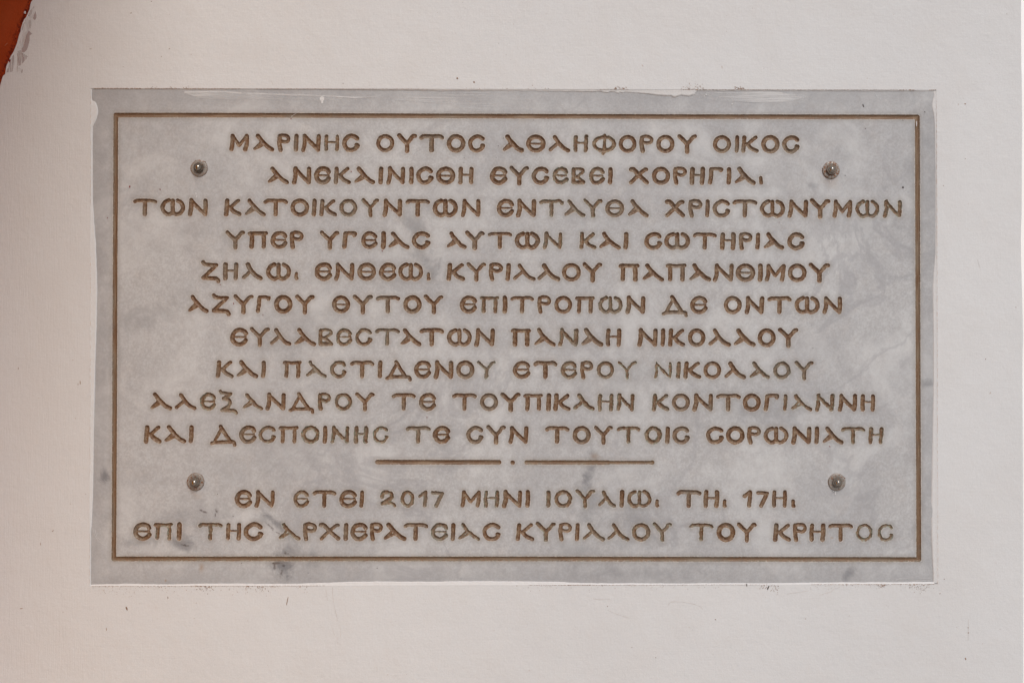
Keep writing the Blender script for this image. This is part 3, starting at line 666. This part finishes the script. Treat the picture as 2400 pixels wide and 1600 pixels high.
lip('paint_lip', [(x, hole_t(x) - .2) for x in q], [(x, max(tl_(x), hole_t(x) + .6)) for x in q], M_lip)

# flaked opaque patch along the top edge
FL = [(1402, 213), (1409, 214), (1416, 216.5), (1424, 217), (1430, 215), (1440, 215), (1444, 217.5), (1449, 219.5), (1453, 216), (1460, 218.5), (1464, 216), (1480, 217.5), (1500, 219), (1520, 220.5), (1540, 223), (1560, 224.5), (1574, 224.5), (1578, 227.6), (1583, 228), (1588, 225.5), (1597, 223), (1606, 224.8), (1614, 226), (1622, 223.5), (1628, 222), (1632, 213.5), (1633, 213)]
xs_ = list(range(1402, 1634, 3))
lip('paint_flake', [(x, hole_t(x) + .5) for x in xs_], [(x, max(interp([(a, b) for a, b in FL], x) + .5 * ragged(x * 3, .8), hole_t(x) + 1)) for x in xs_], M_lip, .0004)

# brushed-out smears (thin films of real extent lying on the marble)
M_sm = mat_film('thin_white_smear'); M_sm2 = mat_film('thin_white_smear_fine', (14, 1, 900))
sst = lambda a, b, x: (lambda t: t * t * (3 - 2 * t))(max(0, min(1, (x - a) / (b - a))))
YF = PLAQUE_Y - .00030
def smear_a(X, Y):
    top = interp([(429, 212), (440, 211.5), (520, 213), (700, 222), (900, 229)], X); bot = interp([(429, 214), (432, 220), (445, 224), (465, 231), (480, 232.5), (560, 234), (700, 236), (900, 240), (1010, 238)], X)
    e = sst(top - 1, top + 1.5, Y) * (1 - sst(bot - 1.5, bot + 1, Y)) * sst(428, 431, X)
    return e * interp([(429, .7), (480, .68), (520, .6), (600, .52), (800, .40), (1000, .2)], X)
def smear_line(X, Y):
    c = interp([(480, 212.5), (520, 215), (580, 219.5), (700, 222.8), (790, 226.2), (830, 229.2), (860, 228.4), (900, 223.5)], X)
    w = 1.9 * interp([(480, 1.0), (540, 3.0), (640, 2.0), (790, 1.6), (830, 2.4), (900, 1)], X)
    return max(0, 1 - abs(Y - c) / w) * interp([(480, .6), (540, .98), (700, .85), (830, .95), (900, .3)], X)
def smear_b(X, Y):
    bot = interp([(900, 236), (950, 239), (1000, 243), (1060, 248), (1090, 255), (1120, 264), (1200, 262), (1330, 250), (1450, 240)], X)
    top = interp([(900, 226), (940, 214), (1000, 213), (1450, 215)], X)
    return sst(top - 1, top + 5, Y) * (1 - sst(bot - 3, bot + .5, Y)) * interp([(900, 0), (935, .46), (1000, .54), (1110, .44), (1250, .32), (1450, 0)], X)
def smear_d(X, Y):
    bot = interp([(1545, 227), (1600, 231), (1640, 233), (1680, 237), (1750, 240.5), (1830, 241), (1850, 239), (1866, 235), (1905, 228)], X)
    top = interp([(1545, 226), (1620, 228), (1634, 213), (1780, 213), (1830, 216), (1870, 221), (1905, 225)], X)
    return sst(top - .6, top + 1.2, Y) * (1 - sst(bot - 1.5, bot + 1, Y)) * interp([(1545, .36), (1640, .46), (1700, .54), (1760, .68), (1830, .72), (1870, .64), (1905, .42)], X)
def smear_e(X, Y):
    c = 2030 + (Y - 215) * .9
    return max(0, 1 - abs(X - (2046 + (Y - 214) * .75)) / 4.5) * (1 - sst(232, 240, Y)) * .6
def smear_drip(X, Y):
    return (1 - sst(3.4, 5.6, sqrt(((X - 754.5) / 1) ** 2 + ((Y - 231.5) / 1.15) ** 2)) if Y < 236 else (1 - sst(1, 3, abs(X - 755))) * (1 - sst(238, 246, Y)))
def smear_s(X, Y):
    return .42 * sst(1752, 1790, X) * (1 - sst(1900, 1990, X)) * max(0, sin((Y - 528) * 1.1)) * sst(526, 531, Y) * (1 - sst(540, 560, Y))
for (x0, x1, y0, y1, nx, ny, fn, mt) in [(424, 1012, 208, 244, 150, 18, smear_a, M_sm), (480, 905, 209, 234, 140, 24, smear_line, M_sm),
        (896, 1450, 210, 268, 90, 24, smear_b, M_sm2), (1540, 1910, 210, 244, 120, 24, smear_d, M_sm), (2036, 2075, 212, 244, 16, 16, smear_e, M_sm2), (746, 764, 222, 250, 16, 22, smear_drip, M_lip), (1752, 1990, 524, 560, 40, 36, smear_s, M_sm2)]:
    fn_ = fn
    if mt is M_lip: fn_ = lambda X, Y: fn(X, Y) if fn(X, Y) > .5 else 0
    o = grid_film('paint_smear', x0, x1, y0, y1, nx, ny, fn_, mt, wall, YF - .00004 * (hash(x0) % 5))

# scuffed patches near the orange edge, where an older mauve coat shows
M_worn = mat_film('mauve_undercoat', (900, 1, 34), (.47, .385, .37))
patches = [([(79, 15), (81, 17), (79, 22), (72, 38), (62, 55), (54, 72), (50, 74), (54, 58), (64, 40), (70, 26), (76, 18)], .6),
           ([(83, 27), (86, 38), (85, 44), (82, 48), (78, 44), (74, 38), (80, 34)], .85),
           ([(70, 45), (74, 52), (73, 60), (72, 66), (66, 70), (60, 67), (64, 55)], .8),
           ([(66, 70), (76, 80), (70, 84), (70, 92), (68, 104), (64, 116), (57, 124), (50, 124), (51, 100), (56, 80)], .8),
           ([(44, 110), (52, 124), (66, 133), (62, 140), (56, 146), (49, 154), (41, 156), (40, 130)], .62), ([(40, 154), (55, 165), (52, 172), (46, 172), (36, 166)], .5), ([(72, 20), (80, 30), (74, 60), (62, 80), (54, 110), (44, 120), (40, 112), (50, 84), (56, 60), (66, 38)], .42),
           ([(34, 126), (34, 140), (33, 155), (30, 168), (22, 171), (14, 170), (20, 155), (24, 140), (29, 132)], .55)]
def inpoly(x, y, pl):
    c = False; j = len(pl) - 1
    for i in range(len(pl)):
        xi, yi = pl[i]; xj, yj = pl[j]
        if (yi > y) != (yj > y) and x < (xj - xi) * (y - yi) / (yj - yi) + xi: c = not c
        j = i
    return c
for pl, k in patches:
    x0 = min(p[0] for p in pl) - 2; x1 = max(p[0] for p in pl) + 2; y0 = min(p[1] for p in pl) - 2; y1 = max(p[1] for p in pl) + 2
    grid_film('worn_patch', x0, x1, y0, y1, int(x1 - x0), int(y1 - y0), lambda X, Y: k if inpoly(X, Y, pl) else 0, M_worn, wall, -.00012)

# ------------------------------------------------------------------ dirt, specks and scratches
def flakes(name, items, mat, parent, label=None):
    """items: (X, Y, rx, ry, angle, base depth) irregular thin chips"""
    v, f = [], []
    for X, Y, rx, ry, ang, yb in items:
        m_ = 7; c0 = len(v); a = radians(ang)
        v.append(P(X, Y, yb - .0004))
        for k in range(m_):
            t = 2 * pi * k / m_; q = rng.uniform(.65, 1.2)
            dx, dy = rx * cos(t) * q, ry * sin(t) * q
            v.append(P(X + dx * cos(a) - dy * sin(a), Y + dx * sin(a) + dy * cos(a), yb - .00012))
        for k in range(m_): f.append((c0, c0 + 1 + (k + 1) % m_, c0 + 1 + k))
    return under(tag(mesh(name, v, f, mat), kind='stuff'), parent)
W0, M0 = 0.0, PLAQUE_Y - .0002
wd = [(297, 1425, 2.2, 6, -25, W0), (393.6, 1400, 1.2, 3.2, 0, W0), (674, 1405, 1.0, 8, 12, W0), (672, 1414, .8, 4, 0, W0), (249.5, 1474, .9, 5, 0, W0), (460, 1412, 1, 1, 0, W0), (455, 1448, .8, .8, 0, W0), (1677, 1451, 2.4, 1.2, 30, W0), (1424, 1420, .9, 1.6, 0, W0), (1481, 1516, 1, 1, 0, W0), (1537, 1540, 1, 1.5, 0, W0), (1888, 1449, 1, 1.2, 0, W0),
      (2213, 1356, 1.2, 1.2, 0, W0), (2203, 1390, 1.6, 1, 0, W0), (2269, 1470, 1, 2.2, 0, W0), (2269.5, 1482, 1.5, 1.8, 0, W0), (2263, 1543, 2, 3.2, -20, W0), (2360, 33, 1, 1, 0, W0), (2262, 244, 2.2, 1.5, 0, W0), (2262.5, 372, 1, 1, 0, W0), (2211, 435, 1, 1, 0, W0), (2310, 841, 1, 2, 40, W0), (1072, 184, 2.6, 2.4, 20, W0), (1248, 200.5, .8, 1.5, 0, W0), (804, 196, 1, 1, 0, W0),
      (2381, 720, 1, 1, 0, W0), (1111, 193, 2.6, 2.4, 0, W0), (43, 863, .9, 3, 0, W0), (188, 896, 1, 5, 0, W0), (177, 980, 1, 1, 0, W0), (124, 1243, 3.4, .8, -40, W0), (165, 1180, .8, .8, 0, W0), (183, 900, .7, 3, 0, W0), (95, 1274, .8, 4, 0, W0), (148, 1433, 1, 1, 0, W0), (201, 1157, .8, .8, 0, W0), (50, 1425, 4, .9, -10, W0), (307, 31, .9, 2.4, 20, W0), (448, 128, .6, 1.2, 0, W0), (355, 4, 2, .8, -20, W0), (213, 115, 3.5, .6, 0, W0), (397, 115, 2, .8, -15, W0), (289, 157, .8, .8, 0, W0), (379, 133, .9, .9, 0, W0), (308, 31, .8, .8, 0, W0)]
# grime below and above the plaque
def grime_and_shade(x0, x1, base, n, spread, s0, s1, side=1):
    out = []
    for _ in range(n):
        x = rng.uniform(x0, x1); d = abs(rng.gauss(0, spread))
        out.append((x, base(x) + side * (1 + d), rng.uniform(s0, s1) * (1.6 if d < 3 else 1), rng.uniform(s0, s1), rng.uniform(-30, 30), W0))
    return out
hb = lambda x: hole_b(x); ht = lambda x: hole_t(x)
wd += grime_and_shade(215, 330, hb, 50, 14, .35, .9) + grime_and_shade(330, 720, hb, 90, 8, .35, 1.0) + grime_and_shade(460, 500, hb, 36, 6, .5, 1.2) + grime_and_shade(575, 640, hb, 40, 7, .4, 1.2)
wd += grime_and_shade(1200, 1700, hb, 60, 6, .35, .8) + grime_and_shade(1780, 1830, hb, 46, 12, .4, 1.2) + grime_and_shade(2055, 2075, hb, 22, 4, .5, 1.3) + grime_and_shade(2130, 2175, hb, 46, 9, .4, 1.1) + grime_and_shade(1880, 2190, hb, 60, 6, .35, .8)
wd += grime_and_shade(1440, 1470, ht, 22, 3.0, .5, 1.3, -1) + grime_and_shade(1595, 1650, ht, 40, 6, .4, 1.0, -1) + grime_and_shade(1722, 1745, ht, 26, 4, .5, 1.3, -1) + grime_and_shade(1090, 1300, ht, 20, 2, .3, .8, -1) + grime_and_shade(340, 480, ht, 16, 2, .3, .9, -1)
wd += [(rng.uniform(60, 2380), rng.choice([rng.uniform(0, 200), rng.uniform(1380, 1600)]), rng.uniform(.3, .75), rng.uniform(.3, .8), 0, W0) for _ in range(70)]
wd += [(rng.choice([rng.uniform(20, 205), rng.uniform(2205, 2385)]), rng.uniform(200, 1400), rng.uniform(.3, .7), rng.uniform(.3, .8), 0, W0) for _ in range(20)]
flakes('dirt_specks', wd, M_dirt, wall)
# broken dark seam where the plaster stops above and below the marble
seam = []
for base, segs, off in ((ht, [(221, 330, .9), (340, 420, .6), (430, 560, .5), (600, 700, .35), (1600, 1640, .8), (2106, 2125, .8), (2130, 2142, .9), (2178, 2191, .8), (1405, 1470, .45), (1640, 1800, .4), (700, 1000, .28), (1800, 2100, .3)], -.1),
                   (hb, [(215, 400, .45), (455, 480, .8), (400, 700, .4), (1300, 1480, .5), (1480, 1780, .35), (1900, 2190, .55), (700, 760, .5), (1330, 1380, .8), (1240, 1300, .3)], .6)):
    for x0, x1, w in segs:
        x = x0
        while x < x1:
            l = rng.uniform(3, 9); seam.append((x + l / 2, base(x) + off + rng.uniform(-.25, .25), l * .55, w * rng.uniform(.7, 1.2), 0, W0)); x += l * rng.uniform(.8, 1.25)
flakes('seam_dirt', seam, M_dirt, wall)
# faint peach line down both sides
M_peach = mat_simple('peach_undercoat', (.60, .43, .34), .6, None, .3, var=(300, (.68, .56, .48)))
seam = []
for hx_, segs in ((hole_l, [(225, 300), (330, 470), (600, 900), (900, 1100), (1250, 1370)]), (hole_r, [(235, 420), (420, 900), (900, 1366)])):
    for y0, y1 in segs:
        y = y0
        while y < y1:
            l = rng.uniform(5, 16); seam.append((hx_(y) + (-.6 if hx_ is hole_l else .9) + rng.uniform(-.3, .3), y + l / 2, rng.uniform(.25, .6), l * .55, 0, W0)); y += l * rng.uniform(.9, 1.6)
flakes('seam_undercoat', seam, M_peach, wall)

md = [(2117, 439, 2.4, 1.9, 20, M0), (1981, 411.5, 1.2, 1.2, 0, M0), (510, 1157, 1.1, 1.1, 0, M0), (546, 1209, 1, 1.3, 0, M0), (1185, 493.8, 1, 1, 0, M0), (864, 590.8, .9, .9, 0, M0), (1180, 324, .9, 1, 0, M0), (1903, 762.5, .8, .8, 0, M0), (1905.5, 815.5, .8, .8, 0, M0), (2023, 246, 1.2, 2.2, 0, M0), (2024.5, 249.5, .9, 2.2, -20, M0), (2168, 262.5, 2, .9, 30, M0), (2116, 281.8, 1.8, .8, 20, M0), (2028.5, 301.5, 1.1, 1.1, 0, M0), (1088, 369.5, .8, .8, 0, M0), (1163, 369, .8, .9, 0, M0), (1168, 342, .8, 1, 0, M0), (1087, 380.8, .8, .8, 0, M0), (1250, 282, .9, .9, 0, M0), (884, 1331, 1, 1.6, -30, M0), (722, 1342, 1, 1, 0, M0), (675, 1297, 1, 1.2, 0, M0), (566, 1319, .9, .9, 0, M0), (1750, 1370, 1.1, 4, -10, M0 - .001), (1800, 1377, 1.6, 6, 25, W0)]
md += [(rng.uniform(240, 2170), rng.uniform(225, 1355), rng.uniform(.25, .6), rng.uniform(.25, .6), 0, M0) for _ in range(110)]
flakes('dark_specks', md, M_dark, plaque)
red = [(823, 402, 1.0, 1.7, -20, M0), (304, 437, 1.8, 2.9, -15, M0), (375, 443.8, 1.1, 2.6, -10, M0), (251.5, 510.6, 1, 2, 0, M0), (895.7, 587.8, 1.1, 3, -25, M0), (516, 667, .9, 1.6, -20, M0), (593, 671.3, .8, .8, 0, M0), (547.5, 711.5, 1.2, 2.4, -25, M0), (616, 737.6, .9, 2.0, -15, M0), (1000.8, 978, .7, 3.2, -8, M0), (1826.5, 521, .8, 1.2, 0, M0), (682, 278.5, 1.2, 1.6, 0, M0), (1197, 590, .8, .8, 0, M0), (917.8, 492.7, 1.0, 1.4, -30, M0 ), (2196, 421, .7, .7, 0, W0), (22.8, 143, 2.7, 4.0, -10, W0 - .0003), (1945, 1046, 1.6, 1.3, 0, M0)]
flakes('red_specks', red, M_red, plaque)
pale = [(rng.uniform(240, 2170), rng.uniform(215, 1355), rng.uniform(.3, .8), rng.uniform(.3, .9), rng.uniform(0, 90), M0) for _ in range(120)]
pale += [(459, 454, 1.6, 2.4, 0, M0), (460, 461, 1.2, 2.6, 10, M0), (1655, 222, 2, 2.4, 0, M0), (1651, 225, 1, 1, 0, M0), (1716, 244, 2.2, 1.8, 0, M0), (474, 1305, .3, 1.6, 0, M0 - .001), (534, 1279, .35, 9, 0, M0), (548, 997, .4, 5, 0, M0), (1788, 886.5, 1.5, 1.6, 0, M0), (1603.5, 809.5, 1.2, 1.2, 0, M0), (1317, 246, 1, 1, 0, M0), (1958, 1155, 2.4, 5.5, 10, M0), (1954, 1151, 3, 1.5, 30, M0), (1082, 514, .8, 5, 25, M0), (1814, 510, 3, 1.2, 0, M0), (1946, 425, 1.3, 2, -20, M0), (475.5, 1114, 1, 1.4, 0, M0), (2148.5, 290, 1, 8, 0, M0 - .0003)]
flakes('pale_chips', pale, M_scratch, plaque)

def hair(parent, paths, mat, w, yb, name):
    v, f = [], []
    for pl in paths:
        pl = catmull(pl, 4); c0 = len(v)
        for k, p in enumerate(pl):
            a = pl[max(k - 1, 0)]; b = pl[min(k + 1, len(pl) - 1)]; d = np.array(b) - np.array(a); L_ = max(np.hypot(*d), 1e-6); nx_, ny_ = -d[1] / L_, d[0] / L_
            ww = w * rng.uniform(.5, 1.2)
            v += [P(p[0] + nx_ * ww, p[1] + ny_ * ww, yb - .0001), P(p[0], p[1], yb - .0001 - ww * S * .6), P(p[0] - nx_ * ww, p[1] - ny_ * ww, yb - .0001)]
        for k in range(len(pl) - 1):
            for c in (0, 1): f.append((c0 + 3 * k + c, c0 + 3 * k + c + 1, c0 + 3 * k + 4 + c, c0 + 3 * k + 3 + c))
    return under(tag(mesh(name, v, f, mat), kind='stuff'), parent)
hair(wall, [[(779, 1375), (780, 1395), (783.5, 1420), (790, 1445), (793, 1455)], [(764, 1380), (768, 1407)], [(796, 1462), (799, 1478), (798, 1492)], [(777, 1465), (781, 1478), (786, 1490)], [(793, 1490), (790, 1500), (792, 1506)],
            [(1566, 1417), (1572, 1410), (1590, 1409.5), (1615, 1412), (1640, 1420), (1648, 1428)], [(1920, 1395), (1935, 1389), (1948, 1386), (1955, 1379), (1966, 1377)], [(1845, 1391), (1865, 1388), (1880, 1386), (1893, 1384)], [(1423, 1428), (1440, 1436), (1460, 1443), (1475, 1447)], [(1390, 1402), (1408, 1404), (1430, 1403)],
            [(1798, 1385), (1803, 1376), (1812, 1369)], [(2290, 606), (2297, 629)], [(636, 190), (640, 198)], [(2270, 1450), (2269, 1500)], [(2166 - 1285 + 1, 1561), (884, 1566), (883, 1572)]], M_hair, .35, W0, 'hairline_cracks')
hair(plaque, [[(217, 1238), (224, 1258), (236, 1272), (246, 1277)], [(222, 1240), (226, 1256)], [(226, 1255), (231, 1262), (237, 1265)], [(1539, 495), (1548, 503), (1556, 511)], [(1545, 492), (1556, 500), (1562, 508)], [(965, 365), (972, 357), (982, 350)], [(2100, 1358), (2125, 1357.5), (2150, 1359), (2184, 1359.5)], [(2108, 1355), (2140, 1354), (2185, 1356.5)], [(700, 262), (690, 268), (682, 274)], [(2158.5, 283), (2159.2, 330), (2158.8, 380), (2159.6, 430)], [(2160, 1240), (2160.3, 1290), (2160.6, 1312), (2158, 1317)]], M_scratch, .4, M0, 'fine_scratches')

# ------------------------------------------------------------------ orange moulding beside the wall
def build_orange():
    v, f, ed, fl_ = [], [], [], []
    prof_ = [(3, .0042, 1.0), (-6, .0036, .95), (-16, .0022, .72), (-26, .0012, .40), (-40, -.0005, 0), (-56, -.006, 0), (-68, -.018, 0), (-78, -.04, 0), (-86, -.08, 0), (-92, -.14, 0), (-100, -.24, 0), (-118, -.45, 0), (-150, -.75, 0), (-900, -.76, 0), (-900, .2, 0)]  # unseen outer flank, shaped to shade and warm the wall beside it
    yy = []
    for (xa, ya), (xb, yb) in zip(EDGE_L[:-1], EDGE_L[1:]):
        m_ = max(1, int(abs(yb - ya) / 60) if ya >= 200 or ya < -45 else 2)
        for k in range(m_): yy.append(ya + (yb - ya) * k / m_)
    yy.append(EDGE_L[-1][1])
    for y in yy:
        e = edge_l(y)
        es = sum(edge_l(y + d) for d in range(-60, 61, 15)) / 9   # the moulding itself is smooth
        for k, (dx, dz, q) in enumerate(prof_):
            base = e if k < 1 else (es + (e - es) * max(0, 1 - k / 4))
            v.append(P(base + dx, y, dz)); ed.append(q); fl_.append(min(1, max(0, (-dz - .06) / .06)))
    m_ = len(prof_)
    for j in range(len(yy) - 1):
        for k in range(m_ - 1): f.append((j * m_ + k, j * m_ + k + 1, (j + 1) * m_ + k + 1, (j + 1) * m_ + k))
    o = mesh('orange_moulding', v, f, mat_orange(), None, True, {'edge': ed, 'flank': fl_})
    tag(o, 'orange brown painted curved moulding at the top left edge of the white wall', 'moulding')
    return o
om = build_orange()
fl = flakes('pale_paint_flecks', [(57.5, 29, 2.4, 3.6, 20, .0012), (59, 31, 1.6, 1.6, 0, .0012)], M_scratch, om)
hair(om, [[(12, 108), (15, 105), (18, 102)]], mat_simple('orange_scuff', (.45, .2, .12), .5), .5, -.001, 'fine_scratch')

# ------------------------------------------------------------------ bolts
ST = {}
def bolt(X, Y, ang, rust, wr, label, off=(0, 0), base=(.34, .30, .26)):
    Ms = mat_steel('weathered_steel', base, rust); Mw = mat_steel('washer_steel', (.42, .38, .34), rust - .03, .3); Mc = mat_steel('cap_steel', (.46, .42, .37), .78, 1.0, .12)
    x, _, z = P(X, Y); root = empty('cap_nut_with_washer', (x, PLAQUE_Y - .0001, z)); tag(root, label, 'bolt', 'bolts holding the plaque')
    R = wr * S; t = .0013; n_ = 48
    # washer: chamfered ring, slightly dished
    v, f = [], []
    prof_ = [(R * .985, 0), (R, -.0003), (R, -t + .0002), (R * .97, -t), (R * .80, -t + .00005), (.0032, -t + .0001), (.0032, 0)]
    for k in range(n_):
        a = 2 * pi * k / n_; w = 1 + .006 * sin(3 * a + X) + .004 * sin(7 * a)
        for r, y in prof_: v.append((r * w * cos(a), y + .0001 * cos(a + X), r * w * sin(a)))
    m_ = len(prof_)
    for k in range(n_):
        for c in range(m_ - 1): f.append((k * m_ + c, k * m_ + c + 1, ((k + 1) % n_) * m_ + c + 1, ((k + 1) % n_) * m_ + c))
    o = mesh('washer', v, f, Mw, root, True)
    # hexagonal nut with chamfered corners, domed cap above it
    nut = empty('cap_nut', (off[0] * S, -t, -off[1] * S), root)
    h = .0036; Rh = .0061; v, f = [], []; N6 = 36
    for ly, kk in ((0, 1), (-h * .72, 1), (-h, .90)):
        for k in range(N6):
            a = 2 * pi * k / N6; sec = (a % (pi / 3)) - pi / 6; hr = Rh * cos(pi / 6) / cos(sec)
            if kk < 1: hr = min(hr, Rh * .885)
            else: hr = min(hr, Rh * .985)
            a2 = a + radians(ang); v.append((hr * cos(a2), ly, hr * sin(a2)))
    for r_ in range(2):
        for k in range(N6): f.append((r_ * N6 + k, (r_ + 1) * N6 + k, (r_ + 1) * N6 + (k + 1) % N6, r_ * N6 + (k + 1) % N6))
    f.append(tuple(2 * N6 + k for k in range(N6))[::-1])
    hx_ = mesh('hex_base', v, f, Ms, nut, False)
    v, f = [], []; rings = 12; Rc = .0037
    dome = [(Rc * 1.02, 0), (Rc, -.0006)] + [(Rc * cos(q * pi / 2 / rings), -.0010 - .0040 * sin(q * pi / 2 / rings)) for q in range(rings)]
    for r, y in dome:
        for k in range(32): v.append((r * cos(2 * pi * k / 32), y - h + .0001, r * sin(2 * pi * k / 32)))
    for r_ in range(len(dome) - 1):
        for k in range(32): f.append((r_ * 32 + k, (r_ + 1) * 32 + k, (r_ + 1) * 32 + (k + 1) % 32, r_ * 32 + (k + 1) % 32))
    v.append((0, -.0050 - h, 0)); c0 = len(v) - 1; b0 = (len(dome) - 1) * 32
    for k in range(32): f.append((b0 + k, c0, b0 + (k + 1) % 32))
    mesh('dome_cap', v, f, Mc, nut, True)
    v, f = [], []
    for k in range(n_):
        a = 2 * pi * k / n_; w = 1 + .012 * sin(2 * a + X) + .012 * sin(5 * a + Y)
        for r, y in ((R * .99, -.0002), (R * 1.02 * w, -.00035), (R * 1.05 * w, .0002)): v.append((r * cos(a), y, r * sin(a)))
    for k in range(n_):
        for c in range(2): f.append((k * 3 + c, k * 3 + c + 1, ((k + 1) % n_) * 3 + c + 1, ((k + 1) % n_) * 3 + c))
    mesh('grime_shade_ring', v, f, ST.setdefault('g', mat_simple('grime_and_shade', (.20, .15, .11), .85, (1500, .5, .0003), .2, var=(600, (.24, .17, .12)))), root, True)  # grime tone round the washer, with its contact shade painted in
    # crumbs of rust at the washer's rim
    v, f = [], []
    for _ in range(int(9 + 14 * (0.62 - rust) * 4)):
        a = rng.uniform(0, 2 * pi); r = R * rng.uniform(.97, 1.05); s_ = rng.uniform(.0002, .0007); c0 = len(v)
        for k in range(6): v.append((r * cos(a) + s_ * cos(k) * rng.uniform(.6, 1.5), -.0002, r * sin(a) + s_ * sin(k) * rng.uniform(.6, 1.5)))
        v.append((r * cos(a), -.0009, r * sin(a)))
        for k in range(6): f.append((c0 + k, c0 + 6, c0 + (k + 1) % 6))
    o = mesh('rust_crumbs', v, f, ST.setdefault('r', mat_simple('rust', (.25, .09, .025), .9, (1500, .5, .0003), .2, var=(900, (.09, .03, .012)))), root); o['kind'] = 'stuff'
    return root
bolt(466.6, 394.2, 92, .57, 19.4, 'dark pointed hex cap nut on a round washer, upper left of the plaque', (-.6, -.8), (.15, .125, .10))
bolt(1947.8, 398.9, 60, .52, 19.6, 'rusty rimmed washer and cap nut at the upper right of the plaque', (0, -.6), (.27, .235, .20))
bolt(458.2, 1128.6, 88, .55, 19.9, 'cap nut on a washer rusty along its lower rim, lower left', (-1.0, .6), (.27, .235, .20))
bolt(1961.5, 1129.3, 75, .60, 19.8, 'grey washer and cap nut above a white paint drip, lower right', (.4, .6), (.27, .235, .20))

# ------------------------------------------------------------------ ground and the sunlit wall beyond the corner
M_gr = mat_simple('pale_paving', (.46, .43, .39), .8, (12, .3, .01), .3, var=(2.5, (.36, .33, .30)))
g = mesh('ground', [(-60, -60, -1.5), (60, -60, -1.5), (60, 60, -1.5), (-60, 60, -1.5)], [(0, 1, 2, 3)], M_gr); tag(g, kind='structure')
M_far = mat_simple('whitewash', (.93, .92, .91), .7, (8, .3, .01), .3, var=(1.2, (.86, .80, .74)))
v, f = [], []
for i_, (y, z) in enumerate([(1.2, -1.52), (1.5, -1.2), (3.9, 1.7), (4.15, 1.95), (4.5, 2.05), (4.5, -1.52)]):
    v += [(.9, y, z), (3.4, y, z)]
for k in range(5): f.append((2 * k, 2 * k + 1, 2 * k + 3, 2 * k + 2))
f += [tuple(2 * k for k in range(6))[::-1], tuple(2 * k + 1 for k in range(6))]
fw = mesh('whitewashed_buttress', v, f, M_far)
tag(fw, 'bright sunlit whitewashed sloping buttress seen past the right edge of the plaster wall', 'buttress')
